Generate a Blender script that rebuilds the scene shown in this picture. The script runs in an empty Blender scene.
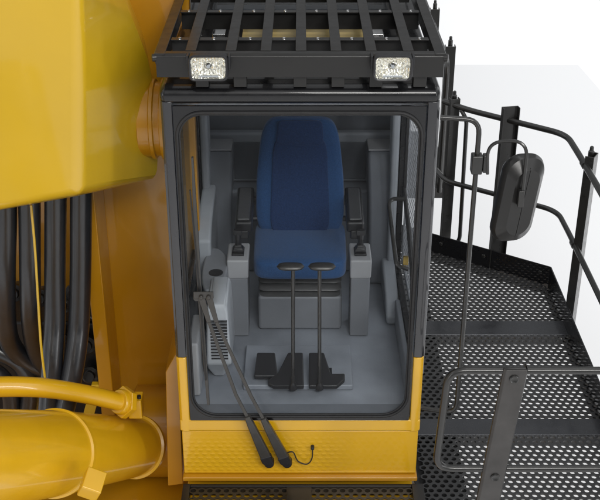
import bpy, bmesh, math, random
from mathutils import Vector, Matrix
R = math.radians
random.seed(7)
S = bpy.context.scene
COL = S.collection

# ---------------------------------------------------------------- camera
CAM = Vector((0, -4.83, 4.03)); PITCH = R(27.8); F = 1095.0
cd = bpy.data.cameras.new('camera'); cam = bpy.data.objects.new('camera', cd); COL.objects.link(cam)
cam.location = CAM; cam.rotation_euler = (R(90) - PITCH, 0, 0)
cd.sensor_width = 36; cd.lens = F / 600 * 36; cd.clip_end = 1000; cd.clip_start = 0.05
S.camera = cam

# ---------------------------------------------------------------- studio light
w = bpy.data.worlds.new('World'); S.world = w; w.use_nodes = True
bg = w.node_tree.nodes['Background']; bg.inputs[0].default_value = (0.97, 0.985, 1.0, 1); bg.inputs[1].default_value = 1.0
def studio_world(nt):
    # studio surround: dim walls, broad bright ceiling panels, two tall light strips at the sides
    L = nt.links.new; N = nt.nodes.new
    tc = N('ShaderNodeTexCoord'); sp = N('ShaderNodeSeparateXYZ'); L(tc.outputs['Generated'], sp.inputs[0])
    def ramp(src, stops):
        c = N('ShaderNodeValToRGB'); L(src, c.inputs[0]); e = c.color_ramp.elements
        while len(e) < len(stops): e.new(.5)
        for k, (p, v) in zip(e, stops): k.position = p; k.color = (v, v, v, 1)
        return c.outputs[0]
    mz = N('ShaderNodeMapRange'); mz.inputs['From Min'].default_value = -1; L(sp.outputs['Z'], mz.inputs['Value'])
    up = ramp(mz.outputs[0], [(0, .25), (.50, .20), (.60, .32), (.78, .45), (.88, .95), (1, .9)])
    mx = N('ShaderNodeMapRange'); mx.inputs['From Min'].default_value = -1; L(sp.outputs['X'], mx.inputs['Value'])
    st = ramp(mx.outputs[0], [(0, .3), (.08, .3), (.11, 1.6), (.15, 1.6), (.18, 0.0), (.80, 0.0), (.84, 1.8), (.91, 1.8), (.94, .3)])
    a = N('ShaderNodeVectorMath'); a.operation = 'ADD'; L(up, a.inputs[0]); L(st, a.inputs[1])
    m = N('ShaderNodeVectorMath'); m.operation = 'MULTIPLY'; m.inputs[1].default_value = (.56, .57, .58); L(a.outputs[0], m.inputs[0])
    L(m.outputs[0], nt.nodes['Background'].inputs[0])
studio_world(w.node_tree)
def area(name, loc, target, size, power, color=(1, 1, 1)):
    l = bpy.data.lights.new(name, 'AREA'); l.shape = 'RECTANGLE'; l.size = size[0]; l.size_y = size[1]
    l.energy = power; l.color = color
    o = bpy.data.objects.new(name, l); COL.objects.link(o); o.location = loc
    o.rotation_euler = (Vector(target) - Vector(loc)).to_track_quat('-Z', 'Y').to_euler()
    return o
area('key_softbox', (2.4, -9, 8.5), (0, 0, 1.2), (5, 2.4), 640, (1, 0.98, 0.95))
area('left_strip', (-6, -7, 2.6), (-.3, 0, 1.2), (.5, 5), 50)
area('right_strip', (6.5, -5.5, 2.6), (.4, 0, 1.2), (.5, 5), 90)
fl = area('floor_softbox', (9, 14, 10), (9, 14, -2), (16, 26), 560); fl.data.spread = R(55)
S.view_settings.view_transform = 'Standard'; S.view_settings.look = 'None'
S.view_settings.exposure = 0.22; S.view_settings.gamma = 1.0

# ---------------------------------------------------------------- materials
def mat(name, col, rough=0.5, metal=0.0, coat=0.0, noise=0.08, nscale=6.0, bump=0.0, bscale=80.0, spec=0.5, croug=0.05, rvar=0.08, stretch=None, sheen=0.0):
    m = bpy.data.materials.new(name); m.use_nodes = True; nt = m.node_tree; b = nt.nodes['Principled BSDF']
    tc = nt.nodes.new('ShaderNodeTexCoord'); src = tc.outputs['Object']
    if stretch:
        mp = nt.nodes.new('ShaderNodeMapping'); mp.inputs['Scale'].default_value = stretch
        nt.links.new(src, mp.inputs[0]); src = mp.outputs[0]
    n = nt.nodes.new('ShaderNodeTexNoise'); n.inputs['Scale'].default_value = nscale; n.inputs['Detail'].default_value = 6
    nt.links.new(src, n.inputs['Vector'])
    mr = nt.nodes.new('ShaderNodeMapRange'); mr.inputs['From Min'].default_value = 0.3; mr.inputs['From Max'].default_value = 0.7
    mr.inputs['To Min'].default_value = 1 - noise; mr.inputs['To Max'].default_value = 1 + noise
    nt.links.new(n.outputs['Fac'], mr.inputs['Value'])
    vm = nt.nodes.new('ShaderNodeVectorMath'); vm.operation = 'SCALE'; vm.inputs[0].default_value = col[:3]
    nt.links.new(mr.outputs[0], vm.inputs['Scale']); nt.links.new(vm.outputs[0], b.inputs['Base Color'])
    r2 = nt.nodes.new('ShaderNodeMapRange'); r2.inputs['From Min'].default_value = 0.3; r2.inputs['From Max'].default_value = 0.7
    r2.inputs['To Min'].default_value = max(0.02, rough - rvar); r2.inputs['To Max'].default_value = min(1, rough + rvar)
    n2 = nt.nodes.new('ShaderNodeTexNoise'); n2.inputs['Scale'].default_value = nscale * 2.7; n2.inputs['Detail'].default_value = 4
    nt.links.new(src, n2.inputs['Vector']); nt.links.new(n2.outputs['Fac'], r2.inputs['Value'])
    nt.links.new(r2.outputs[0], b.inputs['Roughness'])
    b.inputs['Metallic'].default_value = metal; b.inputs['Coat Weight'].default_value = coat
    b.inputs['Coat Roughness'].default_value = croug; b.inputs['Specular IOR Level'].default_value = spec
    b.inputs['Sheen Weight'].default_value = sheen
    if bump:
        n3 = nt.nodes.new('ShaderNodeTexNoise'); n3.inputs['Scale'].default_value = bscale; n3.inputs['Detail'].default_value = 3
        nt.links.new(src, n3.inputs['Vector'])
        bp = nt.nodes.new('ShaderNodeBump'); bp.inputs['Strength'].default_value = bump; bp.inputs['Distance'].default_value = 0.01
        nt.links.new(n3.outputs['Fac'], bp.inputs['Height']); nt.links.new(bp.outputs[0], b.inputs['Normal'])
    return m
M = {}
M['yellow'] = mat('yellow_paint', (0.66, 0.365, 0.006), 0.36, 0, 0.75, 0.05, 2.5, 0.03, 6, croug=0.09)
M['boom_yellow'] = mat('boom_paint', (0.58, 0.36, 0.010), 0.38, 0, 0.8, 0.05, 1.8, 0.05, 4, croug=0.07)
M['shaded_yellow'] = mat('shaded_yellow_paint', (0.45, 0.205, 0.003), 0.38, 0, 0.6, 0.06, 2.0, 0.04, 4, croug=0.07)  # same yellow paint, with shade and interreflection put into the colour
M['black'] = mat('black_gloss_paint', (0.007, 0.007, 0.008), 0.3, 0, 0.6, 0.1, 5, 0.0, 9, croug=0.05, spec=0.25)
M['guard'] = mat('black_satin_paint', (0.012, 0.0115, 0.011), 0.36, 0.0, 0.2, 0.1, 5, 0.03, 60, croug=0.25, spec=0.4)
M['pillar'] = mat('pillar_paint', (0.022, 0.022, 0.025), 0.22, 0.3, 0.8, 0.08, 5, 0.0, 9, croug=0.06)
M['rubber'] = mat('black_rubber', (0.012, 0.012, 0.013), 0.55, 0, 0, 0.2, 20, 0.1, 150)
M['hose'] = mat('hose_rubber', (0.013, 0.014, 0.017), 0.36, 0, 0.5, 0.2, 9, 0.04, 120, croug=0.2)
M['steel'] = mat('dark_steel', (0.075, 0.072, 0.070), 0.38, 0.75, 0.0, 0.15, 9, 0.05, 100)
M['grate'] = mat('walkway_steel', (0.035, 0.035, 0.036), 0.42, 0.3, 0.2, 0.15, 6, 0.04, 120, croug=0.3)
M['strip'] = mat('polished_strip', (0.06, 0.062, 0.068), 0.26, 0.6, 0.3, 0.12, 5, 0.03, 20, croug=0.12)
M['meshpanel'] = mat('window_mesh_steel', (0.28, 0.29, 0.31), 0.4, 0.2, 0, 0.1, 9)
M['tube'] = mat('rail_paint', (0.017, 0.0165, 0.0155), 0.34, 0.2, 0.5, 0.12, 12, 0.03, 60, croug=0.2)
M['wiper'] = mat('wiper_metal', (0.055, 0.052, 0.048), 0.42, 0.4, 0.2, 0.1, 20)
M['trim'] = mat('cab_trim_plastic', (0.30, 0.32, 0.35), 0.55, 0, 0, 0.06, 8, 0.12, 300)
M['trim_dark'] = mat('dark_trim_plastic', (0.15, 0.163, 0.185), 0.6, 0, 0, 0.08, 8, 0.12, 300)
M['floor_mat'] = mat('cab_floor_vinyl', (0.245, 0.265, 0.30), 0.42, 0, 0.1, 0.22, 3.5, 0.1, 90)
M['panel_dark'] = mat('dark_panel_plastic', (0.09, 0.10, 0.115), 0.6, 0, 0, 0.08, 8, 0.12, 300)
M['grey'] = mat('light_grey_plastic', (0.34, 0.345, 0.36), 0.45, 0, 0, 0.04, 8, 0.06, 300)
M['midgrey'] = mat('mid_grey_plastic', (0.20, 0.21, 0.23), 0.5, 0, 0, 0.05, 8, 0.06, 300)
M['white_plastic'] = mat('pale_plastic', (0.40, 0.42, 0.45), 0.4, 0, 0.1, 0.03, 8)
M['blackplastic'] = mat('black_plastic', (0.012, 0.012, 0.014), 0.42, 0, 0.1, 0.1, 30, 0.08, 200)
M['arm_pad'] = mat('armrest_vinyl', (0.05, 0.051, 0.055), 0.45, 0, 0.1, 0.06, 30, 0.08, 200)
M['blue'] = mat('blue_seat_fabric', (0.019, 0.066, 0.175), 0.85, 0, 0, 0.14, 110, 0.35, 260, 0.2, sheen=0.15)
M['blue_dark'] = mat('deep_blue_seat_fabric', (0.011, 0.034, 0.105), 0.85, 0, 0, 0.2, 120, 0.35, 260, 0.2, sheen=0.1)
M['bellows'] = mat('seat_bellows_rubber', (0.08, 0.08, 0.082), 0.4, 0, 0, 0.1, 20)
M['tan'] = mat('tan_hatch_paint', (0.62, 0.47, 0.18), 0.45, 0, 0.2, 0.06, 4)
M['chrome'] = mat('bright_metal', (0.7, 0.7, 0.7), 0.15, 1.0, 0, 0.02, 5)
M['brass'] = mat('brass_latch', (0.6, 0.42, 0.12), 0.3, 1.0)
M['ground'] = mat('studio_floor_white', (0.93, 0.93, 0.935), 0.9, 0, 0, 0.0, 2, spec=0.0)
M['sheet'] = mat('floor_shade_white', (0.80, 0.80, 0.805), 0.9, 0, 0, 0.0, 2, spec=0.0)  # slightly greyer white carries the faint shade on the ground
def reflection_bumps(name, col):  # mirrored holes of the perforated step put into the shape as bumps
    m = mat(name, col, 0.34, 0, 0.75, 0.05, 2.5, 0, 6, croug=0.08); nt = m.node_tree; L = nt.links.new
    def mt(op, a, b=None, c=None):
        n = nt.nodes.new('ShaderNodeMath'); n.operation = op
        for i, q in enumerate((a, b, c)):
            if q is None: continue
            if isinstance(q, (int, float)): n.inputs[i].default_value = q
            else: L(q, n.inputs[i])
        return n.outputs[0]
    tc = nt.nodes.new('ShaderNodeTexCoord'); sp = nt.nodes.new('ShaderNodeSeparateXYZ'); L(tc.outputs['Object'], sp.inputs[0])
    v = mt('DIVIDE', sp.outputs['Z'], .027); row = mt('FLOOR', v); odd = mt('FLOORED_MODULO', row, 2)
    u = mt('ADD', mt('DIVIDE', sp.outputs['X'], .044), mt('MULTIPLY', odd, .5))
    du = mt('SUBTRACT', mt('FRACT', u), .5); dv = mt('SUBTRACT', mt('FRACT', v), .5)
    d = mt('SQRT', mt('ADD', mt('MULTIPLY', du, du), mt('MULTIPLY', dv, dv)))
    h = nt.nodes.new('ShaderNodeMapRange'); h.interpolation_type = 'SMOOTHSTEP'; L(d, h.inputs['Value'])
    h.inputs['From Min'].default_value = .12; h.inputs['From Max'].default_value = .42; h.inputs['To Min'].default_value = 1; h.inputs['To Max'].default_value = 0
    k = nt.nodes.new('ShaderNodeMapRange'); k.interpolation_type = 'SMOOTHSTEP'; L(sp.outputs['X'], k.inputs['Value'])
    k.inputs['From Min'].default_value = .10; k.inputs['From Max'].default_value = .32; k.inputs['To Min'].default_value = 1; k.inputs['To Max'].default_value = 0
    bp = nt.nodes.new('ShaderNodeBump'); bp.inputs['Strength'].default_value = .5; bp.inputs['Distance'].default_value = .004
    kz = nt.nodes.new('ShaderNodeMapRange'); kz.interpolation_type = 'SMOOTHSTEP'; L(sp.outputs['Z'], kz.inputs['Value'])
    kz.inputs['From Min'].default_value = -.02; kz.inputs['From Max'].default_value = .13; kz.inputs['To Min'].default_value = 1; kz.inputs['To Max'].default_value = .12
    L(mt('MULTIPLY', mt('MULTIPLY', h.outputs[0], kz.outputs[0]), k.outputs[0]), bp.inputs['Height']); L(bp.outputs[0], nt.nodes['Principled BSDF'].inputs['Normal'])
    return m
M['reflection_bumps'] = reflection_bumps('reflection_bump_yellow', (0.66, 0.365, 0.006))
def glass_mat(name, tint, ior=1.16):
    m = bpy.data.materials.new(name); m.use_nodes = True; nt = m.node_tree; nt.nodes.remove(nt.nodes['Principled BSDF'])
    out = nt.nodes['Material Output']; t = nt.nodes.new('ShaderNodeBsdfTransparent'); t.inputs[0].default_value = (*tint, 1)
    g = nt.nodes.new('ShaderNodeBsdfGlossy'); g.inputs['Roughness'].default_value = 0.01
    f = nt.nodes.new('ShaderNodeFresnel'); f.inputs[0].default_value = ior
    ge = nt.nodes.new('ShaderNodeNewGeometry'); iv = nt.nodes.new('ShaderNodeMath'); iv.operation = 'SUBTRACT'; iv.inputs[0].default_value = 1
    nt.links.new(ge.outputs['Backfacing'], iv.inputs[1]); mu = nt.nodes.new('ShaderNodeMath'); mu.operation = 'MULTIPLY'
    nt.links.new(f.outputs[0], mu.inputs[0]); nt.links.new(iv.outputs[0], mu.inputs[1])
    mx = nt.nodes.new('ShaderNodeMixShader'); nt.links.new(mu.outputs[0], mx.inputs[0])
    nt.links.new(t.outputs[0], mx.inputs[1]); nt.links.new(g.outputs[0], mx.inputs[2]); nt.links.new(mx.outputs[0], out.inputs[0])
    return m
M['tinted_glass'] = glass_mat('tinted_window_glass', (0.58, 0.62, 0.62), 1.05)
M['side_glass'] = glass_mat('side_window_glass', (0.97, 0.975, 0.98), 1.02)
M['glass'] = glass_mat('window_glass', (0.955, 0.965, 0.97), 1.22)
# headlamp: faceted reflector, mirror-like with cell pattern
def lamp_mat():
    m = bpy.data.materials.new('lamp_reflector'); m.use_nodes = True; nt = m.node_tree; b = nt.nodes['Principled BSDF']
    b.inputs['Metallic'].default_value = 0.75; b.inputs['Roughness'].default_value = 0.16
    b.inputs['Base Color'].default_value = (0.95, 0.90, 0.78, 1)
    tc = nt.nodes.new('ShaderNodeTexCoord')
    v = nt.nodes.new('ShaderNodeTexVoronoi'); v.inputs['Scale'].default_value = 60
    nt.links.new(tc.outputs['Object'], v.inputs['Vector'])
    bp = nt.nodes.new('ShaderNodeBump'); bp.inputs['Strength'].default_value = 0.55; bp.inputs['Distance'].default_value = 0.008
    nt.links.new(v.outputs['Distance'], bp.inputs['Height']); nt.links.new(bp.outputs[0], b.inputs['Normal'])
    return m
M['reflector'] = lamp_mat()

# ---------------------------------------------------------------- geometry helpers
def ray(px, py):
    u, v = (px - 300) / F, (250 - py) / F
    return Vector((u, math.cos(PITCH) + v * math.sin(PITCH), -math.sin(PITCH) + v * math.cos(PITCH)))
def at(px, py, Y): d = ray(px, py); return CAM + d * ((Y - CAM.y) / d.y)
def atx(px, py, X): d = ray(px, py); return CAM + d * ((X - CAM.x) / d.x)
def atz(px, py, Z): d = ray(px, py); return CAM + d * ((Z - CAM.z) / d.z)
def atd(px, py, D): return CAM + ray(px, py) * D

class MB:
    def __init__(s): s.v = []; s.f = []
    def add(s, vs, fs):
        n = len(s.v); s.v += [Vector(p) for p in vs]; s.f += [tuple(n + i for i in f) for f in fs]; return s
    def box(s, x0, x1, y0, y1, z0, z1, rot=None, piv=None):
        vs = [Vector((x, y, z)) for x in (x0, x1) for y in (y0, y1) for z in (z0, z1)]
        if rot is not None:
            p = Vector(piv) if piv is not None else Vector(((x0 + x1) / 2, (y0 + y1) / 2, (z0 + z1) / 2))
            vs = [p + rot @ (v - p) for v in vs]
        return s.add(vs, [(0, 1, 3, 2), (4, 6, 7, 5), (0, 4, 5, 1), (2, 3, 7, 6), (0, 2, 6, 4), (1, 5, 7, 3)])
    def loft(s, rings, cap=True, closed=True):
        n = len(rings[0]); vs = [p for r in rings for p in r]; fs = []
        for i in range(len(rings) - 1):
            for j in range(n if closed else n - 1):
                k = (j + 1) % n; fs.append((i * n + j, i * n + k, (i + 1) * n + k, (i + 1) * n + j))
        if cap: fs.append(tuple(range(n))[::-1]); fs.append(tuple((len(rings) - 1) * n + j for j in range(n)))
        return s.add(vs, fs)
    def prism(s, poly, axis, a, b):
        def P(u, v, t): return {'x': (t, u, v), 'y': (u, t, v), 'z': (u, v, t)}[axis]
        return s.loft([[Vector(P(u, v, a)) for u, v in poly], [Vector(P(u, v, b)) for u, v in poly]])
    def tube(s, pts, r, n=12, r2=None, closed=False):
        pts = [Vector(p) for p in pts]; rings = []; up = None; m = len(pts)
        for i, p in enumerate(pts):
            if closed: d = pts[(i + 1) % m] - pts[i - 1]
            else: d = pts[min(i + 1, m - 1)] - pts[max(i - 1, 0)]
            d.normalize()
            if up is None: up = d.orthogonal().normalized()
            up = (up - d * up.dot(d)).normalized(); sd = d.cross(up)
            rr = r if r2 is None else r + (r2 - r) * i / (m - 1)
            rings.append([p + (up * math.cos(t) + sd * math.sin(t)) * rr for t in [2 * math.pi * k / n for k in range(n)]])
        if closed: rings.append(rings[0])
        return s.loft(rings, cap=not closed)
    def lathe(s, o, axis, prof, n=32):
        o = Vector(o); d = Vector(axis).normalized(); u = d.orthogonal().normalized(); v = d.cross(u)
        return s.loft([[o + d * h + (u * math.cos(t) + v * math.sin(t)) * max(r, 1e-4) for t in [2 * math.pi * k / n for k in range(n)]] for h, r in prof])
    def build(s, name, m, parent=None, bevel=0.0, smooth=True, angle=35, segs=2, subsurf=0, solid=0.0):
        c = sum(s.v, Vector()) / max(1, len(s.v))
        me = bpy.data.meshes.new(name); me.from_pydata([v - c for v in s.v], [], s.f)
        bm = bmesh.new(); bm.from_mesh(me)
        if len(s.v) < 30000: bmesh.ops.recalc_face_normals(bm, faces=bm.faces)
        bm.to_mesh(me); bm.free()
        me.materials.append(m)
        for p in me.polygons: p.use_smooth = smooth
        if smooth: me.set_sharp_from_angle(angle=R(angle))
        o = bpy.data.objects.new(name, me); COL.objects.link(o)
        o['wx'] = list(c)
        if parent is not None:
            o.parent = parent; o.location = c - Vector(parent['wx'])
        else: o.location = c
        if solid: md = o.modifiers.new('solid', 'SOLIDIFY'); md.thickness = solid; md.offset = 0
        if bevel:
            md = o.modifiers.new('bevel', 'BEVEL'); md.width = bevel; md.segments = segs; md.limit_method = 'ANGLE'; md.angle_limit = R(40)
            md.harden_normals = True
        if subsurf: md = o.modifiers.new('sub', 'SUBSURF'); md.levels = subsurf; md.render_levels = subsurf
        return o
def box(*a, **k): return MB().box(*a, **k)
def tag(o, label=None, cat=None, group=None, kind=None):
    for k, v in (('label', label), ('category', cat), ('group', group), ('kind', kind)):
        if v: o[k] = v
    return o
def thing(name, loc, label, cat, group=None):
    o = bpy.data.objects.new(name, None); COL.objects.link(o); o.location = loc; o['wx'] = list(loc); o.empty_display_size = .1
    return tag(o, label, cat, group)
def fillet(pts, r, n=6):
    pts = [Vector(p) for p in pts]; out = [pts[0]]
    for i in range(1, len(pts) - 1):
        a, b, c = pts[i - 1], pts[i], pts[i + 1]
        ra = min(r, (a - b).length * .48, (c - b).length * .48)
        p0 = b + (a - b).normalized() * ra; p1 = b + (c - b).normalized() * ra
        for k in range(n + 1):
            t = k / n; out.append(p0.lerp(b, t).lerp(b.lerp(p1, t), t))
    out.append(pts[-1]); return out
def curve(pts, n=8):
    pts = [Vector(p) for p in pts]; out = []
    P = [pts[0] * 2 - pts[1]] + pts + [pts[-1] * 2 - pts[-2]]
    for i in range(1, len(P) - 2):
        for k in range(n):
            t = k / n
            out.append(0.5 * ((2 * P[i]) + (P[i + 1] - P[i - 1]) * t + (2 * P[i - 1] - 5 * P[i] + 4 * P[i + 1] - P[i + 2]) * t * t + (3 * P[i] - P[i - 1] - 3 * P[i + 1] + P[i + 2]) * t ** 3))
    out.append(pts[-1]); return out
def rrect(x0, x1, z0, z1, rs, n=8):
    """rounded rectangle, counter-clockwise from bottom left; rs = radii bl, br, tr, tl"""
    if not isinstance(rs, (tuple, list)): rs = (rs,) * 4
    cs = [(x0 + rs[0], z0 + rs[0], 180), (x1 - rs[1], z0 + rs[1], 270), (x1 - rs[2], z1 - rs[2], 0), (x0 + rs[3], z1 - rs[3], 90)]
    out = []
    for (cx, cz, a), r in zip(cs, rs):
        for k in range(n + 1):
            t = R(a + 90 * k / n); out.append((cx + r * math.cos(t), cz + r * math.sin(t)))
    return out
def ring_plate(mb, outer, inner, axis, a, b):
    """plate with a hole: outer and inner loops of equal length, extruded along the axis from a to b"""
    def P(u, v, t): return Vector({'x': (t, u, v), 'y': (u, t, v), 'z': (u, v, t)}[axis])
    loops = [[P(*q, a) for q in outer], [P(*q, a) for q in inner], [P(*q, b) for q in inner], [P(*q, b) for q in outer]]
    loops.append(loops[0]); return mb.loft(loops, cap=False)
def cushion(mb, cx, cy, w0, w1, length, th, org, ux, uy, uz, taper=None, n=20, puff=0.02, r=0.06):
    """soft slab: outline w0 (near) to w1 (far), local x = ux, length = uy, thickness = uz"""
    out = []
    for i in range(15):
        t = i / 14
        lift = math.sqrt(max(0, 1 - (2 * t - 1) ** 6))
        ring = []
        hz = th * t
        ins = r * (1 - lift)
        for k in range(4 * n):
            a = 2 * math.pi * k / (4 * n)
            ca, sa = math.cos(a), math.sin(a)
            e = 0.28
            x = abs(ca) ** e * (1 if ca >= 0 else -1); y = abs(sa) ** e * (1 if sa >= 0 else -1)
            yy = (y + 1) / 2
            ww = taper(yy) if taper else w0 + (w1 - w0) * yy
            X = x * (ww / 2 - ins); Y = (yy - .5) * (length - 2 * ins) + .5 * length
            ring.append(org + ux * (cx + X) + uy * (cy + Y) + uz * (hz + puff * t * (1 - x * x) * (1 - y * y)))
        out.append(ring)
    return mb.loft(out)
X, Y_, Z = Vector((1, 0, 0)), Vector((0, 1, 0)), Vector((0, 0, 1))

def perforated(x0, x1, y0, ytop, z, pitch=.046, rh=.0153, th=.010, edge=.2):
    """sheet with real round holes, staggered"""
    rp = pitch * .866; m = MB(); nseg = 12; vs = []; fs = []
    rows = int(round((ytop(x0) - y0) / rp)) + 2; cols = int((x1 - x0) / pitch) + 1
    for r_ in range(rows):
        cy = y0 + rp * (r_ + .5)
        for c_ in range(-1, cols + 1):
            cx = x0 + pitch * (c_ + .5 + (.5 if r_ % 2 else 0))
            if cx < x0 + pitch * .2 or cx > x1 - pitch * .2 or cy > ytop(cx) - rp * .3: continue
            n = len(vs); out = []; inn = []
            for k in range(nseg):
                a = math.pi / 6 * k + math.pi / 6
                hx = pitch / math.sqrt(3)
                ho = hx if k % 2 == 0 else pitch / 2
                out.append((cx + ho * math.cos(a), cy + ho * math.sin(a))); inn.append((cx + rh * math.cos(a), cy + rh * math.sin(a)))
            vs += [(x, y, z) for x, y in out] + [(x, y, z) for x, y in inn] + [(x, y, z - th) for x, y in inn] + [(x, y, z - th) for x, y in out]
            for k in range(nseg):
                l = (k + 1) % nseg
                fs += [(n + k, n + l, n + 12 + l, n + 12 + k), (n + 12 + k, n + 12 + l, n + 24 + l, n + 24 + k), (n + 24 + k, n + 24 + l, n + 36 + l, n + 36 + k)]
    return m.add(vs, fs)

# ================================================================ SETTING
g = MB(); g.box(-70, 70, -40, 110, -2.4, -2.3)
tag(g.build('ground', M['ground']), kind='structure')
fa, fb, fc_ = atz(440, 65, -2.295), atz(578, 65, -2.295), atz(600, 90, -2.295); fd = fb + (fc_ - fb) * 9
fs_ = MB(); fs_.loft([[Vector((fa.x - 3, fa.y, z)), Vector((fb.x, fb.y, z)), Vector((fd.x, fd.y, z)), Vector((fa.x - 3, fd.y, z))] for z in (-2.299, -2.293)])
tag(fs_.build('floor_shade_sheet', M['sheet'], smooth=False), kind='structure')  # faint ground shade laid down as a darker sheet

# ================================================================ OPERATOR CAB
cab = thing('operator_cab', (0, 0.9, 0), 'glossy black and yellow excavator operator cab with large front window and wipers', 'cab')
HW = 0.655
ZS = 0.842   # where the yellow base corner meets the black pillar
for s in (-1, 1):
    prof = [(s * .597, .004), (s * .612, -.002), (s * .640, 0), (s * .652, .012), (s * HW, .03), (s * HW, .13), (s * .60, .13), (s * .597, .06)]
    MB().prism(prof, 'z', ZS + .002, 2.262).build('pillar', M['pillar'], cab, 0.004)
    MB().prism(prof, 'z', .362, ZS).build('base_corner', M['yellow'], cab, 0.005)
# header + roof: profile in y, z with rounded front
hp = [(0.0, 2.246), (-.004, 2.275)] + [(.055 - .062 * math.cos(R(a)), 2.292 + .045 * math.sin(R(a))) for a in range(0, 91, 15)] + [(1.06, 2.337), (1.06, 2.246)]
MB().prism(hp, 'x', -HW, HW).build('roof', M['black'], cab, 0.03, segs=3)
m = MB(); m.box(-HW, HW, 1.742, 1.9, 2.246, 2.337); m.box(-HW, -.50, 1.061, 1.741, 2.246, 2.337); m.box(.50, HW, 1.061, 1.741, 2.246, 2.337)
m.build('roof', M['black'], cab)
box(-.499, .499, 1.061, 1.741, 2.30, 2.306).build('added_roof_glazing', M['glass'], cab, smooth=False)  # unseen glazing added to let light into the cab
# black panel around the windscreen
mb = MB(); outer = rrect(-.594, .590, .442, 2.243, .006); inner = rrect(-.578, .574, .474, 2.210, (.13, .13, .115, .115))
ring_plate(mb, outer, inner, 'y', -.006, .010)
mb.build('windscreen_frame', M['black'], cab, 0.003)
loop = [Vector((x, -.010, z)) for x, z in rrect(-.581, .577, .471, 2.213, (.136, .136, .121, .121), 12)]
MB().tube(loop, .0075, 8, closed=True).build('window_seal', M['rubber'], cab)
loop = [Vector((x, -.004, z)) for x, z in rrect(-.570, .566, .482, 2.202, (.126, .126, .111, .111), 12)]
MB().tube(loop, .0055, 8, closed=True).build('window_seal', M['rubber'], cab)
mb = MB(); q = rrect(-.574, .570, .478, 2.206, (.130, .126, .111, .111), 12)
mb.prism(q, 'y', .001, .006); mb.build('windscreen', M['glass'], cab, smooth=False)
# yellow front
box(-HW, HW, .0, .13, .362, .4395).build('sill_panel', M['yellow'], cab, 0.012, segs=3)
MB().box(-.648, .648, .012, .13, .064, .358).build('front_panel', M['reflection_bumps'], cab, 0.006)
box(-.655, .655, -.022, .13, .032, .061).build('bottom_lip', M['shaded_yellow'], cab, 0.008)
# side walls (outer skin) with door and side windows
def side(sgn, lowz):
    x0, x1 = sorted((sgn * HW, sgn * .62))
    m = MB(); m.box(x0, x1, .132, 1.9, .004, lowz)
    m.box(x0, x1, 1.46, 1.9, lowz, 2.244); m.box(x0, x1, .132, 1.46, 2.16, 2.244); m.box(x0, x1, .132, .19, lowz, 2.16)
    m.build('side_wall', M['black'] if sgn > 0 else M['pillar'], cab, 0.004)
    gl = box(*sorted((sgn * .640, sgn * .634)), .188, 1.462, lowz - .002, 2.162)
    gl.build('side_window', M['side_glass'] if sgn > 0 else M['tinted_glass'], cab, smooth=False)
side(1, .62); side(-1, .95)
def window_mesh():
    t = MB(); y0, y1, z0, z1 = .20, 1.445, .665, 2.135
    for sg in (-1, 1):
        for k in range(-40, 70):
            # diagonal wire z = sg * (y - yk), clipped to the frame
            c = z0 + .055 * k
            pts = []
            ya, yb = (max(y0, y0 + (z0 - c)), min(y1, y0 + (z1 - c))) if sg > 0 else (max(y0, y0 + (c - z1)), min(y1, y0 + (c - z0)))
            if yb - ya < .02: continue
            t.tube([(.671 + .0012 * sg, y, c + sg * (y - y0)) for y in (ya, yb)], .0017, 4)
    t.box(.664, .676, .165, .20, .63, 2.17).box(.664, .676, 1.445, 1.48, .63, 2.17).box(.664, .676, .201, 1.444, 2.135, 2.17).box(.664, .676, .201, 1.444, .63, .665)
    t.build('window_mesh', M['meshpanel'], cab, smooth=False)
window_mesh()
box(-.618, .618, 1.84, 1.9, .45, 2.244).build('rear_wall', M['trim_dark'], cab)
box(-.618, .618, .132, 1.84, .35, .45).build('cab_floor', M['floor_mat'], cab)
box(-.618, .618, .031, .131, .4405, .452).build('threshold', M['trim_dark'], cab)
box(-.618, .618, .06, 1.06, 2.225, 2.243).build('headliner', M['white_plastic'], cab)
# rear trim: ledges, side blocks
rt = MB()
rt.box(-.616, .616, 1.765, 1.838, 1.06, 1.405); rt.build('rear_ledge', M['trim'], cab, 0.02, segs=3)
box(-.616, .616, 1.64, 1.838, .452, 1.055).build('rear_locker', M['trim_dark'], cab, 0.02, segs=3)
MB().box(-.43, .43, 1.755, 1.763, 1.085, 1.345).build('rear_panel', M['panel_dark'], cab, 0.003)
for s in (-1, 1):
    b = MB(); xs = sorted((s * .616, s * .425))
    rings = []
    for z, yf, xi in ((.455, 1.46, .45), (1.0, 1.50, .44), (1.30, 1.53, .425), (1.36, 1.56, .43)):
        rings.append([Vector((s * .616, yf, z)), Vector((s * xi, yf, z)), Vector((s * xi, 1.76, z)), Vector((s * .616, 1.76, z))])
    b.loft(rings); b.build('side_trim', M['trim_dark'], cab, 0.025, segs=3)
    b = box(*sorted((s * .612, s * .432)), 1.57, 1.755, 1.361, 1.372); b.build('lit_trim_top', M['grey'], cab, 0.004)  # lit top of the block painted as a paler cap
    # sloped sill trim along the wall
    b = MB(); rings = []
    top = 1.12 if s < 0 else .60
    for y, z in ((.95, top - .08), (1.1, top), (1.50, top + .05)):
        rings.append([Vector((s * .617, y, .455)), Vector((s * .535, y, .455)), Vector((s * .53, y, z)), Vector((s * .617, y, z))])
    b.loft(rings); b.build('side_trim', M['trim'], cab, 0.02, segs=3)
    b = box(*sorted((s * .615, s * .565)), 1.44, 1.62, .455, 2.22); b.build('window_post', M['trim'], cab, 0.02, segs=3)
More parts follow.
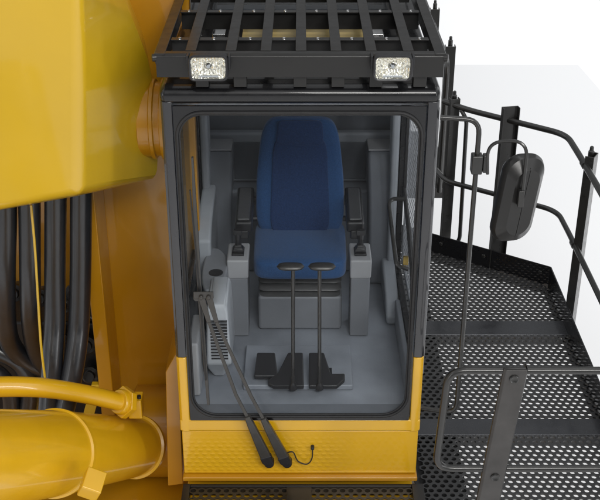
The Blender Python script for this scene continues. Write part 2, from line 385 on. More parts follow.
# door: divider post, slanted frame, lower door trim
box(.600, .618, .96, .99, 1.36, 2.16).build('door_divider', M['rubber'], cab, 0.004)
MB().tube([(.604, .97, 1.38), (.604, .60, 1.30), (.604, .30, 1.16), (.604, .2, 1.0)], .013, 8).build('door_divider', M['rubber'], cab)
box(.585, .617, .14, 1.0, .452, .615).build('door_trim', M['trim_dark'], cab, 0.01)
# grab handle on the door
hb = fillet([(.60, .80, 1.39), (.50, .80, 1.39), (.535, .50, 1.12), (.60, .50, 1.10)], .05)
gh = MB().tube(hb, .0125, 10).build('grab_handle', M['tube'], cab)
MB().box(.572, .600, .505, .53, 1.12, 1.17).build('door_latch', M['brass'], cab, 0.003)
# cup holder tray at left
tc_ = at(210, 272, .75)
tray = [(tc_.x + .10 * math.cos(R(a)) * (1 if math.cos(R(a)) > 0 else .5), .80 + .26 * math.sin(R(a))) for a in range(0, 360, 15)]
TZ = tc_.z
mb = MB(); mb.prism(tray, 'z', TZ - .30, TZ); t_ = mb.build('tray', M['midgrey'], cab, 0.012, segs=3)
MB().lathe((tc_.x + .035, .74, TZ - .01), (0, 0, 1), [(0, .042), (.0125, .042), (.013, .038), (.012, .001)], 24).build('cup_holder', M['blackplastic'], t_)
# heater unit at the front left
def heater():
    x0, x1 = at(207, 330, .42).x, at(232, 330, .42).x
    zt = at(220, 293, .45).z; zb = .56
    m = MB(); rings = []
    for z, a, b, yf, yb in ((.452, .03, .05, .40, .62), (.53, .0, .04, .36, .64), (.60, .0, .0, .30, .66), (zt - .04, .01, .012, .31, .66), (zt - .008, .02, .02, .33, .65), (zt, .035, .035, .35, .63)):
        rings.append([Vector((x0 + a, yf, z)), Vector((x1 - b, yf, z)), Vector((x1 - b, yb, z)), Vector((x0 + a, yb, z))])
    h = m.loft(rings).build('heater_unit', M['white_plastic'], cab, 0.015, segs=3)
    v = MB()
    for k in range(13):
        z = zt - .10 - k * .020; v.box(x0 + .030, x1 - .018, .2975, .3115, z, z + .009)
    v.build('vent', M['blackplastic'], h)
heater()
MB().box(-.612, -.555, .20, .52, .452, .80).build('door_trim', M['grey'], cab, 0.015)
# consoles with joysticks
for s in (-1, 1):
    cx = (at(240.5, 300, 1.0).x if s < 0 else at(358, 300, 1.0).x)
    yc = .93; zt = at(240, 250, yc + .02).z; zm = at(240, 275, yc - .06).z
    c = MB(); c.loft([[Vector((cx + a * .5 * w_, yc + b * .5 * d_, z)) for a, b in ((-1, -1), (1, -1), (1, 1), (-1, 1))] for z, w_, d_ in ((.452, .112, .20), (zm, .114, .20))])
    c = c.build('console', M['midgrey'], cab, 0.008)
    MB().loft([[Vector((cx + a * .5 * w_, yc + b * .5 * d_, z)) for a, b in ((-1, -1), (1, -1), (1, 1), (-1, 1))] for z, w_, d_ in ((zm, .124, .22), (zt, .130, .23))]).build('console_head', M['grey'], c, 0.012, segs=3)
    j = MB(); j.box(cx - .036, cx + .036, yc - .06, yc + .045, zt, zt + .012)
    j.loft([[Vector((cx + a * w_, yc - .005 + b * w_, z)) for a, b in ((-1, -1), (1, -1), (1, 1), (-1, 1))] for z, w_ in ((zt + .012, .032), (zt + .03, .030), (zt + .034, .022), (zt + .05, .020), (zt + .054, .012))])
    j.tube(curve([(cx, yc - .005, zt + .05), (cx, yc - .008, zt + .09), (cx, yc + .0, zt + .13)]), .014, 10, .020)
    j.box(cx - .026, cx + .026, yc - .02, yc + .016, zt + .115, zt + .145)
    j.build('joystick', M['blackplastic'], c, 0.004)
# foot plate and pedals, travel levers
ZF = .45
p0 = atz(243, 386, ZF + .03); p1 = atz(353, 386, ZF + .03)
box(p0.x, p1.x, p0.y, p0.y + .42, ZF + .001, ZF + .035).build('foot_plate', M['floor_mat'], cab, 0.008)
ZP = ZF + .037
def pedal(poly, name='pedal'):
    y0_ = atz(300, 387, ZP + .02).y; a = []
    for px, py in poly:
        z = ZP + .03
        for _ in range(8): v = atz(px, py, z); z = ZP + .02 + (v.y - y0_) * .35
        a.append(v)
    top = a
    low = [v - Vector((0, -.005, .028)) for v in top]
    o = MB().loft([low, top]).build(name, M['blackplastic'], cab, 0.008, segs=3)
    cxx = sum(v.x for v in a) / len(a); cyy = sum(v.y for v in a) / len(a)
    MB().box(cxx - .02, cxx + .02, cyy - .01, cyy + .06, ZP - .003, ZP + .04).build('bracket', M['blackplastic'], o)
    return o
pedal([(254, 376), (257, 352), (275, 352), (278, 376)])
pedal([(268, 383), (268, 379), (278, 372), (288, 352), (303, 352), (304, 386), (274, 386)])
pedal([(309, 386), (309, 352), (324, 352), (331, 373), (345, 373), (345, 379), (337, 386)])
for bx, hx in ((293, 290.5), (319.5, 322)):
    b = atz(bx, 386, ZP + .02); t = at(bx, 267, b.y); h = at(hx, 266.5, b.y)
    l = MB().tube([b, b.lerp(t, .5), t], .0105, 12).build('travel_lever', M['steel'], cab)
    MB().lathe(b - Vector((0, 0, .02)), Z, [(0, .022), (.03, .020), (.045, .012)], 16).build('lever_boot', M['blackplastic'], l)
    hd = MB(); rg = []
    for k in range(13):
        u = -1 + 2 * k / 12; rr = math.sqrt(max(0.0, 1 - abs(u) ** 3.2)) + .03
        rg.append([h + Vector((u * .073, math.cos(a) * .034 * rr, math.sin(a) * .017 * rr)) for a in [2 * math.pi * i / 16 for i in range(16)]])
    hd.loft(rg).build('lever_handle', M['steel'], l)
# wipers: two parallel arms on one carrier and a tall blade
wp = MB().lathe(at(197, 297, -.035), Vector((0, 1, 0)), [(-.012, .018), (.02, .018), (.03, .012)], 16).build('wiper', M['wiper'], cab)
YW = -.05
def flat_bar(mb, pts, wid, th):
    pts = [Vector(p) for p in pts]; rings = []
    for i, p in enumerate(pts):
        d = (pts[min(i + 1, len(pts) - 1)] - pts[max(i - 1, 0)]).normalized(); s = d.cross(Y_).normalized(); n = s.cross(d)
        w_ = wid[i] if isinstance(wid, (list, tuple)) else wid
        rings.append([p + s * w_ / 2 - n * th / 2, p + s * w_ / 2 + n * th / 2, p - s * w_ / 2 + n * th / 2, p - s * w_ / 2 - n * th / 2])
    return mb.loft(rings)
for top, mid, low, base in (((201, 296), (236, 395), (248, 418), (269, 466)), ((208.5, 296), (251, 396), (264, 420), (287, 466))):
    a = MB(); flat_bar(a, [at(*top, YW), at(top[0] + 8, top[1] + 26, YW)], [.035, .022], .008)
    flat_bar(a, [at(top[0] + 8, top[1] + 26, YW), at(*mid, YW), at(*low, YW)], .018, .010)
    a.build('wiper_arm', M['wiper'], wp, 0.002)
    c = MB(); p, q = at(*low, YW), at(*base, YW); q.y = -.03
    flat_bar(c, [p - (q - p) * .04, p.lerp(q, .15), p.lerp(q, .75), p.lerp(q, .84)], [.030, .040, .058, .058], .030)
    c.build('arm_cover', M['wiper'], wp, 0.006)
    c = MB(); flat_bar(c, [p.lerp(q, .82), p.lerp(q, .93), q], [.064, .062, .036], .034)
    c.lathe(q + Vector((0, .04, 0)), (0, -1, 0), [(0, .028), (.045, .028), (.052, .02)], 16)
    c.build('arm_cap', M['blackplastic'], wp, 0.008)
c = MB(); flat_bar(c, [at(193.5, 295, YW - .012), at(213.5, 295, YW - .012)], .038, .010)
for x in (201, 208.5): c.lathe(at(x, 297, YW - .018), (0, -1, 0), [(0, .012), (.01, .011), (.012, .006)], 12)
c.build('wiper_bracket', M['wiper'], wp, 0.003)
bl = MB(); flat_bar(bl, [at(192.3, 157, -.024), at(195.5, 220, -.024), at(200, 297, -.024), at(208.5, 404, -.024)], [.010, .02, .022, .014], .022)
bl.build('wiper_blade', M['wiper'], wp, 0.002)
flat_bar(MB(), [at(190, 190, -.038), at(200, 297, -.040), at(206, 380, -.038)], .007, .008).build('blade_rib', M['rubber'], wp)
# washer hose
pts = curve([at(286, 453, -.01), at(293, 452, -.015), at(298, 461, -.012), at(307, 464, -.012), at(312, 458, -.012), at(312.5, 446, -.008)])
wh = MB().tube(pts, .0035, 8).build('washer_hose', M['rubber'], cab)
MB().lathe(at(312.5, 446, .01), (0, -1, 0), [(0, .010), (.025, .010), (.03, .006)], 12).build('grommet', M['rubber'], wh)
# roof hatch seen through the guard
rh = box(-.36, .42, .36, 1.05, 2.338, 2.356).build('roof_hatch', M['black'], cab, 0.01)
rings_ = MB(); rings_.box(-.30, .335, .66, 1.03, 2.3385, 2.372); rings_.build('hatch_panel', M['tan'], rh, 0.004)
for x in (-.42, .40):
    MB().box(x - .035, x + .035, .70, .95, 2.3385, 2.376).build('hatch_hinge', M['chrome'], rh, 0.005)

# ================================================================ ROOF GUARD
zt, zb = 2.503, 2.392
gd = thing('roof_guard', (0, .8, zb), 'black steel falling object guard grid on the cab roof', 'roof guard')
GX = .665; GY0, GY1 = -.035, 1.75
# front plate with folded lip
fp = [(GY0 + .002, zb), (GY0, zt - .012), (GY0 + .012, zt), (GY0 + .05, zt), (GY0 + .05, zt - .012), (GY0 + .016, zt - .014), (GY0 + .018, zb)]
MB().prism(fp, 'x', -.655, .655).build('front_plate', M['guard'], gd, 0.003)
box(-.60, .60, GY1 - .02, GY1, zb, zt - .001).build('rear_plate', M['guard'], gd, 0.003)
for s in (-1, 1):
    m = MB(); rings = []
    for y in (GY0 + .004, GY1):
        rings.append([Vector((s * x, y, z)) for x, z in ((.628, zb), (.64, zb), (.648, zb + .035), (GX, zt - .02), (GX, zt - .004), (GX - .006, zt + .002), (.612, zt + .002), (.612, zt - .006), (.655, zt - .012), (.640, zb + .035))])
    m.loft(rings); m.build('side_plate', M['guard'], gd, 0.002)
    MB().lathe((s * .663, GY0 + .012, zt - .02), (s, -.2, 0), [(-.01, .018), (.008, .018), (.012, .010)], 12).build('corner_bolt', M['guard'], gd)
bars = [191, 231, 266, 301, 336, 371, 408]
for px in bars:
    x = at(px, 47, .04).x
    m = MB(); m.box(x - .0245, x + .0245, GY0 + .05, GY1 - .02, zt - .0055, zt + .0025); m.box(x - .004, x + .004, GY0 + .02, GY1 - .02, zb + .01, zt - .006)
    m.build('guard_bar', M['guard'], gd, 0.0015)
for y in (.225, .70, 1.22):
    m = MB(); m.box(-.61, .61, y - .02, y + .022, zt - .013, zt - .006); m.box(-.61, .61, y + .012, y + .020, zb + .005, zt - .013)
    c = m.build('cross_bar', M['guard'], gd, 0.0015)
    xs = [at(px, 47, .04).x for px in bars]; xs = [-.64] + xs + [.64]
    for a, b in zip(xs, xs[1:]):
        MB().lathe(((a + b) / 2, y, zt - .0062), Z, [(0, .009), (.005, .008), (.007, .003)], 10).build('bolt_head', M['chrome'], c)
for px in (202, 240, 300, 338, 376, 420):
    x = at(px, 79, 0).x
    box(x - .03, x + .03, GY0 + .03, GY0 + .10, 2.336, zb - .001).build('standoff', M['guard'], gd, 0.003)
# work lights
for px in (208.5, 392.5):
    c = at(px, 66.5, GY0 - .055)
    wl = thing_part = MB()
    o1 = rrect(c.x - .088, c.x + .088, c.z - .060, c.z + .060, .024); o2 = rrect(c.x - .060, c.x + .060, c.z - .045, c.z + .045, .02)
    wl.loft([[Vector((x, c.y + .001, z)) for x, z in o1], [Vector((x, c.y + .014, z)) for x, z in o1], [Vector((x, c.y + .048, z)) for x, z in o2]])
    wl = wl.build('work_light', M['blackplastic'], gd, 0.003)
    i1 = rrect(c.x - .080, c.x + .080, c.z - .052, c.z + .052, .02); i2 = rrect(c.x - .05, c.x + .05, c.z - .034, c.z + .034, .012)
    # faceted reflector dish
    rf = MB(); nx_, nz_ = 24, 16
    for i in range(nx_ + 1):
        for j in range(nz_ + 1):
            u, v_ = -1 + 2 * i / nx_, -1 + 2 * j / nz_
            rf.v.append(Vector((c.x + u * .080, c.y - .022 + .020 * (1 - max(abs(u), abs(v_)) ** 2) + .0016 * math.cos(i * math.pi), c.z + v_ * .052)))
    rf.f += [(i * (nz_ + 1) + j, (i + 1) * (nz_ + 1) + j, (i + 1) * (nz_ + 1) + j + 1, i * (nz_ + 1) + j + 1) for i in range(nx_) for j in range(nz_)]
    rf.build('reflector', M['reflector'], wl)
    MB().lathe((c.x, c.y - .004, c.z + .004), (0, -1, 0), [(0, .016), (.006, .015), (.013, .008)], 16).build('bulb', M['chrome'], wl)
    MB().box(c.x - .045, c.x + .045, c.y - .0235, c.y - .018, c.z - .044, c.z - .034).build('bulb_shield', M['chrome'], wl, 0.001)
    MB().prism(rrect(c.x - .081, c.x + .081, c.z - .053, c.z + .053, .022), 'y', c.y - .031, c.y - .027).build('lens', M['glass'], wl)
    ring_plate_ = MB(); ring_plate(ring_plate_, rrect(c.x - .088, c.x + .088, c.z - .060, c.z + .060, .024), rrect(c.x - .081, c.x + .081, c.z - .053, c.z + .053, .02), 'y', c.y - .028, c.y + .0005); ring_plate_.build('rim', M['blackplastic'], wl)
    lp = [Vector((x, c.y - .026, z)) for x, z in rrect(c.x - .083, c.x + .083, c.z - .055, c.z + .055, .023)]
    MB().tube(lp, .006, 8, closed=True).build('rim', M['blackplastic'], wl)
    for s in (-1, 1): MB().box(*sorted((c.x + s * .088, c.x + s * .098)), c.y - .005, GY0 - .001, c.z - .015, c.z + .05).build('bracket', M['blackplastic'], wl, 0.002)

# ================================================================ SEAT
seat = thing('operator_chair', (0.0, 1.1, .452), 'blue fabric operator seat with armrests inside the cab', 'chair')
bx0 = 0.0
st = MB()
st.loft([[Vector((x, y, z)) for x, y in ((-.255, .90), (.255, .90), (.255, 1.35), (-.255, 1.35))] for z in (.453, .50, .69)])
st.build('seat_base', M['midgrey'], seat, 0.02, segs=3)
bw = MB(); rings = []
for k in range(19):
    z = .69 + .16 * k / 18; ins = (.0, .016, .045, .045, .004, -.006)[k % 6]
    rings.append([Vector((x, y, z)) for x, y in rrect(-.245 + ins, .245 - ins, .90 + ins, 1.34 - ins, .04, 4)])
bw.loft(rings).build('bellows', M['bellows'], seat, angle=60)
box(-.24, .24, .84, 1.36, .850, .878).build('seat_pan', M['blackplastic'], seat, 0.006)
cu = cushion(MB(), 0, 0, .55, .56, .56, .125, Vector((0, .765, .872)), X, Vector((0, 1, .02)), Z, r=.05, puff=.02)
cs = cu.build('cushion', M['blue'], seat, angle=80)
bk_o = Vector((0, 1.30, 1.00)); uy = Vector((0, .17, .985)).normalized(); uz = Vector((0, -.985, .17)).normalized()
def tp(t): return .558 - .125 * max(0, (t - .22) / .78) ** 1.8 - .02 * (1 - t)
bk = cushion(MB(), 0, -.05, .5, .5, .72, .12, bk_o, X, uy, uz, taper=tp, r=.05, puff=.018)
bk = bk.build('backrest', M['blue'], seat, angle=80)
# inner darker centre panels, slightly proud
def tp2(t): return .37 - .05 * t
cushion(MB(), 0, -.04, .3, .3, .60, .02, bk_o + uz * .113, X, uy, uz, taper=tp2, r=.02, puff=.010).build('back_insert', M['blue_dark'], bk, angle=80)
cushion(MB(), 0, .515, .3, .3, .15, .02, bk_o + uz * .118, X, uy, uz, taper=lambda t: .285 - .02 * t, r=.012, puff=.008).build('head_pad', M['blue_dark'], bk, angle=80)
for s in (-1, 1):
    px = 244.5 if s < 0 else 354.5
    xa = at(px, 208, 1.12).x
    a0 = at(px, 224, 1.00); a1 = at(px, 194, 1.22)
    ar = MB(); RX = Matrix.Rotation(R(9), 3, 'X'); pv = (xa, 1.0, a0.z); ar.box(xa - .052, xa + .052, .97, 1.36, a0.z - .045, a0.z + .03, rot=RX, piv=pv)
    ar = ar.build('armrest', M['blackplastic'], seat, 0.016, segs=3)
    MB().box(xa - .037, xa + .037, .985, 1.32, a0.z + .031, a0.z + .048, rot=RX, piv=pv).build('pad', M['arm_pad'], ar, 0.012, segs=3)
    MB().box(xa - .028, xa + .028, .965, 1.02, a0.z - .085, a0.z - .03).build('switch_block', M['blackplastic'], ar, 0.008)
    MB().box(*sorted((xa - s * .0, s * .24)), 1.30, 1.34, a0.z - .02, a0.z + .03).build('hinge', M['blackplastic'], ar, 0.005)
    MB().tube([(s * .262, 1.22, 1.06), (s * .30, 1.22, 1.06)], .018, 12).build('recline_knob', M['blackplastic'], seat)

# ================================================================ MIRROR
mr = thing('rear_view_mirror', (.845, 0, .54), 'dark grey rear view mirror on a long tube bracket right of the cab', 'mirror')
top = at(443, 117.5, .02); bot = at(446, 411, .02)
tc1 = at(482, 118.5, 0); tb = at(455, 409, 0)
XM = .845
pts = fillet([Vector((.66, .02, top.z)), Vector((XM, 0, top.z - .005)), Vector((XM, 0, bot.z)), Vector((.66, .05, bot.z))], .07)
MB().tube(pts, .0125, 12).build('bracket_tube', M['tube'], mr)
cl = MB(); c0 = at(480.5, 163, -.0)
cl.box(XM - .026, XM + .026, -.03, .03, c0.z - .05, c0.z + .045); cl.box(XM + .028, XM + .055, -.022, .022, c0.z - .045, c0.z + .045)
cl.build('clamp', M['tube'], mr, 0.006)
pts = fillet([at(487.5, 174, -.02), at(487.5, 142, -.02), at(528.5, 140, -.09), at(521, 206, -.115)], .09, 8)
MB().tube(pts, .0085, 10).build('mirror_arm', M['tube'], mr)
# shell: rounded, tapered, seen from behind; tilted
mc = at(514.8, 196, .0)
U = (at(522, 154, 0) - at(507, 239, 0)).normalized(); rotm = Matrix.Rotation(R(18), 3, Z)
sx = rotm @ X; sn = rotm @ Vector((0, -1, 0)); sn = (sn - U * sn.dot(U)).normalized(); sx = (sx - U * sx.dot(U)).normalized()
Hh = (at(522, 154, 0) - at(507, 239, 0)).length / 2; Wm = .107
rings = []
for d_, k in ((0, .97), (.014, 1.0), (.028, 1.0), (.05, .93), (.078, .66), (.084, .60)):
    o = rrect(-Wm * (k if k > .9 else k), Wm * k, -(Hh - (1 - k) * .14), Hh - (1 - k) * .14, [.085 * (k ** .5)] * 4, 8)
    rings.append([mc + sx * (x + .012 * (z / Hh)) + U * z + sn * d_ for x, z in o])
MB().loft(rings).build('mirror_shell', M['guard'], mr, angle=25)
rings = [[mc + sx * x + U * z - sn * d_ for x, z in rrect(-Wm * .9, Wm * .9, -Hh * .94, Hh * .94, .075, 8)] for d_ in (.001, .004)]
MB().loft(rings).build('mirror_glass', M['chrome'], mr)
pb = at(521, 198, -.112); MB().box(pb.x - .014, pb.x + .014, pb.y - .012, pb.y + .02, pb.z - .045, pb.z + .04).build('arm_bracket', M['tube'], mr, 0.003)

# ================================================================ WALKWAY
ZW = -.03
wk = thing('walkway', (1.25, 1.0, ZW), 'black perforated steel walkway with raised kerb to the right of the cab', 'walkway')
XL, XR = .690, 1.86; YF = -.72
BL = (XL, 3.09); BR = (XR, 2.31)   # slanting rear edge
def rear(x): return BL[1] + (BR[1] - BL[1]) * (x - XL) / (XR - XL)
y_s1 = (atz(500, 334, ZW).y, atz(500, 322, ZW).y); y_s2 = (atz(500, 434, ZW).y, atz(500, 420, ZW).y)
for a, b in ((YF, y_s2[0]), (y_s2[1], y_s1[0])):
    perforated(XL, XR, a, lambda x, b=b: b, ZW).build('perforated_sheet', M['grate'], wk, smooth=False)
perforated(XL, XR, y_s1[1], rear, ZW).build('perforated_sheet', M['grate'], wk, smooth=False)
for a, b in (y_s2, y_s1): box(XL, XR, a - .012, b + .012, ZW - .02, ZW + .003).build('joint_strip', M['strip'], wk, 0.003)
# kerb (toe board) and skirt
k = MB(); e = (Vector((BR[0], BR[1], 0)) - Vector((BL[0], BL[1], 0))).normalized(); nrm = Vector((-e.y, e.x, 0))
k.loft([[Vector((*p, 0)) + nrm * o + Z * z for o, z in ((-.028, ZW - .07), (-.028, ZW - .062), (-.002, ZW - .06), (-.0, .122), (.010, .122), (.012, ZW - .07))] for p in (BL, BR)])
k.build('kerb_board', M['black'], wk, 0.002)
k = MB(); k.loft([[Vector((XR + o, y, z)) for o, z in ((-.028, ZW - .07), (-.028, ZW - .062), (-.002, ZW - .06), (.0, .122), (.010, .122), (.012, ZW - .07))] for y in (YF, BR[1] + .004)])
k.build('kerb_board', M['black'], wk, 0.002)
for t in (.15, .36, .62, .95):
    p = Vector((BL[0], BL[1], .06)).lerp(Vector((BR[0], BR[1], .06)), t) - nrm * .001
    MB().lathe(p, -nrm, [(0, .016), (.008, .016), (.012, .010)], 10).build('bolt', M['tube'], wk)
# frame below
fr = MB()
fr.box(.657, XL + .26, YF, 2.55, ZW - .16, ZW - .05)
fr.build('side_beam', M['guard'], wk, 0.004)
for y in (sum(y_s1) / 2, sum(y_s2) / 2): box(XL + .262, XR - .03, y - .03, y + .03, ZW - .12, ZW - .022).build('cross_beam', M['guard'], wk)
box(XL, XR, YF - .03, YF - .002, ZW - .12, ZW + .006).build('front_beam', M['guard'], wk, 0.004)
# front step strip below the cab window
ZW, ZWALK = .018, ZW
sp = thing('front_step', (0, -.3, ZW), 'black perforated step in front of the yellow cab base', 'step')
perforated(-.615, .625, -.42, lambda x: -.045, ZW, th=.004, rh=.0155).build('perforated_sheet', M['guard'], sp, smooth=False)
f_ = MB(); f_.box(-.652, -.612, -.45, -.03, ZW - .06, ZW + .008); f_.box(.622, .688, -.45, -.03, ZW - .06, ZW + .008)
f_.box(-.612, .622, -.05, -.03, ZW - .06, ZW + .006); f_.box(-.612, .622, -.45, -.43, ZW - .06, ZW + .006)
f_.build('step_frame', M['guard'], sp, 0.003)
cxs = at(299, 490, -.1).x
box(cxs - .07, cxs + .07, -.429, -.051, ZW - .02, ZW + .002).build('centre_strip', M['guard'], sp, 0.002)
ZW = ZWALK

# ================================================================ HANDRAILS
hr = thing('handrail', (1.9, 1.85, 0), 'black tubular handrail with channel posts along the walkway edge', 'handrail')
def post(x, y, h, rz, parent, w_=.085, d_=.045, z0=-.12):
    rm = Matrix.Rotation(R(rz), 3, 'Z'); m = MB()
    prof = [(-w_ / 2, -d_ / 2), (w_ / 2, -d_ / 2), (w_ / 2, d_ / 2), (w_ / 2 - .007, d_ / 2), (w_ / 2 - .007, -d_ / 2 + .007), (-w_ / 2 + .007, -d_ / 2 + .007), (-w_ / 2 + .007, d_ / 2), (-w_ / 2, d_ / 2)]
    m.loft([[Vector((x, y, z)) + rm @ Vector((a, b, 0)) for a, b in prof] for z in (z0, h)])
    o = m.build('post', M['tube'], parent, 0.002)
    return o
def pin(x, y, h, parent): MB().lathe((x, y, h - .03), Z, [(0, .020), (.055, .020), (.062, .014), (.085, .013), (.09, .008)], 12).build('pin', M['tube'], parent)
o = post(1.155, 2.93, 1.22, 12, hr, .075, .05); pin(1.155, 2.95, 1.21, o)
o = post(1.515, 2.60, 1.27, 190, hr, .125, .05)
o = post(1.925, 1.85, 1.22, 60, hr, .10, .06); pin(1.925, 1.87, 1.21, o)
post(1.925, -.30, 1.22, 75, hr, .10, .06)
up_ = [Vector((1.08, 2.985, 1.175)), Vector((1.24, 2.83, 1.165)), Vector((1.875, 2.36, 1.155)), Vector((1.885, 2.0, 1.15)), Vector((1.885, -.5, 1.15))]
MB().tube(fillet(up_, .12, 8), .0215, 12).build('rail', M['tube'], hr)
md_ = [Vector((1.06, 3.02, .60)), Vector((1.12, 2.86, .575)), Vector((1.875, 2.36, .56)), Vector((1.885, 2.0, .555)), Vector((1.885, -.5, .555))]
MB().tube(fillet(md_, .12, 8), .0195, 12).build('rail', M['tube'], hr)
MB().tube(fillet([(1.20, 2.86, 1.15), (1.235, 2.80, 1.10), (1.25, 2.79, .10), (1.20, 2.82, .02)], .07), .016, 10).build('stay_tube', M['tube'], hr)
for z in (1.15, .555): MB().lathe((1.885, 1.82, z), Y_, [(0, .028), (.06, .028)], 12).build('clamp', M['tube'], hr)
# rear handrail further back on the machine deck
rr_ = thing('handrail', (1.29, 4.5, 0), 'distant black handrail posts behind the roof guard, farthest from the camera', 'handrail')
o = post(1.29, 4.3, 1.2, 0, rr_, .09, .07, -.1); pin(1.29, 4.3, 1.22, o)
o = post(1.285, 5.47, 1.2, 0, rr_, .09, .07, -.1); pin(1.285, 5.47, 1.22, o)
MB().tube(fillet([(1.25, 4.1, -.09), (1.25, 4.1, 1.12), (1.25, 7, 1.12)], .12), .022, 10).build('rail', M['tube'], rr_)
box(.601, 1.36, 4.2, 5.6, -.2, -.102).build('base_bracket', M['guard'], rr_, 0.004)
# front handrail with wide flat post
fh = thing('handrail', (1.0, -.64, 0), 'black tube handrail loop with one wide bolted flat post at the front of the walkway', 'handrail')
YP = -.64
a = at(516, 369, YP); b = at(487, 506, YP)
d = (a - b); a2 = b - d * .55
m = MB(); wv = X * .056
prof = lambda p, k: [p - X * .057 * k + Y_ * .0, p - X * .045 * k - Y_ * .012, p + X * .050 * k - Y_ * .012, p + X * .057 * k, p + X * .057 * k + Y_ * .05, p + X * .050 * k + Y_ * .05, p + X * .050 * k, p - X * .057 * k + Y_ * .012]
m.loft([prof(a, 1), prof(b, 1.02), prof(a2, 1.03)]); po = m.build('post', M['steel'], fh, 0.003)
for q in (at(514, 379, YP - .012), at(495, 477, YP - .012)):
    MB().lathe(q, (0, -1, 0), [(0, .022), (.006, .022), (.008, .018), (.003, .010), (.003, .001)], 16).build('bolt', M['tube'], po)
zU = at(560, 373, YP).z; zL = at(560, 471, YP).z
xl1 = at(449, 373, YP).x; xl2 = at(436, 471, YP).x
MB().tube(fillet([(2.2, YP + .02, zU), (xl1, YP + .02, zU), (xl2, YP + .02, zL), (2.2, YP + .02, zL)], .085, 8), .0185, 14).build('rail', M['tube'], fh)
o = post(2.0, YP + .06, zU + .05, 0, fh)

# ================================================================ BOOM
boom = thing('boom', (-1.3, .3, 1.5), 'broad yellow boom foot rising at upper left', 'boom')
m = MB(); rings = []
for py, rx in ((-260, 95), (-120, 104), (-30, 117), (0, 125), (30, 137), (60, 148), (90, 154), (120, 157), (150, 158), (170, 157), (183, 153)):
    k = (py + 260) / 443
    c = at(81, py if py < 183 else 195, -.02); r1 = at(rx, py, .62); l = at(-160, py if py < 183 else 243, -.02)
    rings.append([l, c, r1, Vector((at(rx - 4, py, 1.3).x, 1.3, r1.z)), Vector((l.x, 1.3, l.z))])
m.loft(rings); m.build('boom_plate', M['boom_yellow'], boom, 0.05, segs=3, angle=20)
bc = at(146, 119, .62)
m = MB(); m.lathe((-.84, .62, bc.z), X, [(0, .20), (.06, .20), (.062, .212), (.082, .212), (.084, .196), (.115, .196), (.117, .218), (.15, .218), (.152, .19), (.165, .19)], 48)
m.build('pivot_boss', M['shaded_yellow'], boom, 0.003)

# swing frame
sf = thing('swing_frame', (-1.0, 1.2, -1), 'shade-darkened yellow swing frame plates behind the boom and hoses', 'machine frame')
m = MB(); m.box(at(93, 300, 1.02).x, -.60, 1.02, 1.10, -.6, 4.6); m.build('tower_plate', M['shaded_yellow'], sf, 0.004)
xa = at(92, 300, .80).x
m = MB(); m.box(xa, xa + .085, .74, 1.018, -.5, 2.6); m.build('flange', M['shaded_yellow'], sf, 0.006)
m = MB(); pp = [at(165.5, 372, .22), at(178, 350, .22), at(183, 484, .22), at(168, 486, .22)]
m.loft([pp, [p + Y_ * .9 for p in pp]]); m.build('side_plate', M['shaded_yellow'], sf, 0.005)
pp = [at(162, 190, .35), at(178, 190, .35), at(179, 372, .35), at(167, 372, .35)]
m = MB(); m.box(-3.2, xa - .003, 1.5, 1.6, -.6, 3.0); m.build('back_plate', M['shaded_yellow'], sf)
m = MB(); m.box(-3.2, -.66, -.9, 1.5, -.75, -.60); m.build('deck', M['shaded_yellow'], sf, 0.01)
m = MB(); m.box(-.60, .61, -.44, -.052, -.055, -.04); m.box(-.64, .64, -.42, 1.9, -.55, -.058); m.build('cab_support', M['yellow'], sf, 0.01)
m = MB(); m.box(-3.0, .60, 1.95, 8.0, -.75, -.16); m.build('rear_deck', M['guard'], sf, 0.01)
m = MB(); m.lathe(Vector((-1.05, .9, at(110, 430, .9).z)), X, [(0, .30), (.32, .30)], 40); m.build('pin_boss', M['shaded_yellow'], sf, 0.005)

# dark valve block behind the hoses
vb = thing('valve_block', (-1.7, 1.2, .2), 'dark valve block with fittings behind the hoses', 'valve block')
vx1 = xa - .03; zt_ = at(50, 318, 1.2).z
box(-2.6, vx1, 1.15, 1.45, -.55, zt_).build('housing', M['blackplastic'], vb, 0.02)
for i, (px, py) in enumerate(((62, 312), (78, 325), (87, 352), (90, 382), (74, 300), (40, 305), (95, 318), (14, 300), (58, 345), (88, 302))):
    c = at(px, py, 1.05)
    MB().lathe(c + Y_ * .15, (0, -1, .3), [(0, .05), (.10, .05), (.105, .058), (.14, .058), (.145, .035), (.18, .035)], 12).build('fitting', M['blackplastic'] if i % 3 else M['tube'], vb, 0.002)
# bracing strips visible below the pipe
for px in (14, 43, 69, 93):
    a = at(px + 4, 385, .75); b = at(px - 6, 420, .75)
    m = MB(); ww = .035 if px != 43 else .06
    m.loft([[p + X * s * ww + Y_ * t for s, t in ((-1, 0), (1, 0), (1, .04), (-1, .04))] for p in (a, b)])
    m.build('brace', M['boom_yellow'], sf, 0.003)

# ================================================================ HOSES
hose_paths = [
    ([(4, 150), (6, 210), (5, 270), (6, 322), (12, 346), (28, 362), (50, 370)], 'thick black hydraulic hose at the left photo edge'),
    ([(28, 150), (29.5, 210), (30, 270), (31, 312), (34, 340), (42, 362), (56, 380)], 'thick black hydraulic hose behind the thin yellow wire'),
    ([(56, 150), (55.5, 210), (55, 270), (55, 320), (53, 355), (50, 395), (47, 430)], 'thick black hydraulic hose second from the yellow flange'),
    ([(82, 150), (81, 210), (80.5, 270), (79, 320), (76, 350), (70, 385), (60, 425)], 'thick black hydraulic hose nearest the yellow flange and cab')]
for i, (pp, lab) in enumerate(hose_paths):
    pts = [at(px, py, .52 + (.0 if py < 300 else (py - 300) * (.0035 if i < 2 else -.0022))) for px, py in pp]
    tag(MB().tube(curve(pts), .060, 20).build('hydraulic_hose', M['hose']), lab, 'hose', 'thick hydraulic hoses beside the boom')
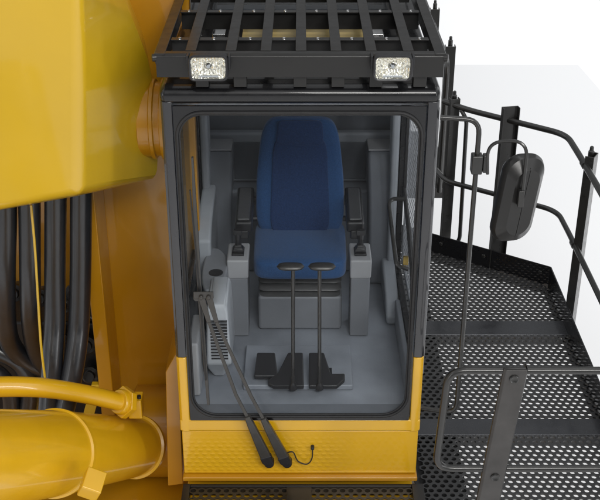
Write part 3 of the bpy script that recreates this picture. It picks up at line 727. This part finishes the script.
low = [
    ([(-20, 345), (0, 352), (22, 366), (30, 392), (26, 420)], 'short black hose bending down beneath the leftmost thick hose'),
    ([(-30, 372), (-5, 372), (10, 392), (12, 420)], 'black hose low at the left edge just above the yellow pipe')]
for pp, lab in low:
    pts = [at(px, py, .72) for px, py in pp]
    tag(MB().tube(curve(pts), .055, 16).build('hydraulic_hose', M['hose']), lab, 'hose', 'short hoses behind the yellow pipe')
pts = curve([at(31, 205, .36), at(35, 250, .36), at(38, 300, .34), at(41, 345, .30), at(45, 378, .26), at(48, 395, .26)])
tag(MB().tube(pts, .007, 8).build('cable', M['boom_yellow']), 'thin yellow cable running down in front of the hoses', 'cable')

# ================================================================ CYLINDER AND PIPE
cy = thing('hydraulic_cylinder', atd(60, 455, 5.8), 'large yellow hydraulic cylinder lying across the lower left corner', 'cylinder')
Bc = atd(137, 446.5, 6.62); Ac = atd(56, 453, 5.7); ax = (Ac - Bc); L = ax.length; axn = ax.normalized()
rB, rA = .180, .222
k_ = (rA - rB) / L
m = MB(); prof = [(-.02, .11), (-.012, rB - .012), (.0, rB + .010), (.03, rB + .012), (.036, rB - .003)] + [(h, rB + k_ * h - .003) for h in (.2, .5, L)]
m.lathe(Bc, axn, prof, 64); m.build('rod_end', M['yellow'], cy, angle=30)
m = MB(); m.lathe(Ac, axn, [(-.012, rA - .01), (-.006, rA + .008), (.022, rA + .010), (.03, rA), (.5, rA + .006), (2.2, rA + .02)], 64); m.build('barrel', M['yellow'], cy, angle=30)
bk0 = atd(92, 484, 5.35)
m = MB(); m.box(bk0.x - .05, bk0.x + .05, bk0.y - .06, bk0.y + .06, bk0.z - .05, bk0.z + .05, rot=Matrix.Rotation(R(25), 3, 'Y') @ Matrix.Rotation(R(20), 3, 'X'))
m.build('clamp_bracket', M['yellow'], cy, 0.008)

pd = 6.15
pipe = thing('hydraulic_pipe', atd(60, 390, pd), 'curved yellow steel pipe ending in a hexagonal flange nut', 'pipe')
pts = curve([atd(-60, 392, 5.5), atd(-10, 387, 5.65), atd(40, 387.5, 5.8), atd(85, 394, 6.0), atd(122, 402.5, pd)])
MB().tube(pts, .056, 20, .050).build('pipe_tube', M['yellow'], pipe)
n0 = atd(118, 401.5, pd - .02); nd = (atd(140, 404, pd + .12) - n0).normalized()
m = MB(); m.lathe(n0, nd, [(0, .066), (.012, .072), (.030, .072)], 32); m.build('collar', M['yellow'], pipe, 0.002)
m = MB(); m.lathe(n0 + nd * .030, nd, [(0, .092), (.04, .092)], 6); m.build('hex_nut', M['yellow'], pipe, 0.004)
fc = atd(135, 404, pd + .1)
m = MB(); m.box(fc.x - .035, fc.x + .045, fc.y - .05, fc.y + .05, fc.z - .07, fc.z + .055); m.build('flange_block', M['yellow'], pipe, 0.008)
for dz in (.05,): MB().lathe(fc + Vector((.03, -.02, .042)), Z, [(0, .012), (.03, .012)], 8).build('bolt', M['blackplastic'], pipe)
for o in bpy.data.objects:
    if 'wx' in o: del o['wx']
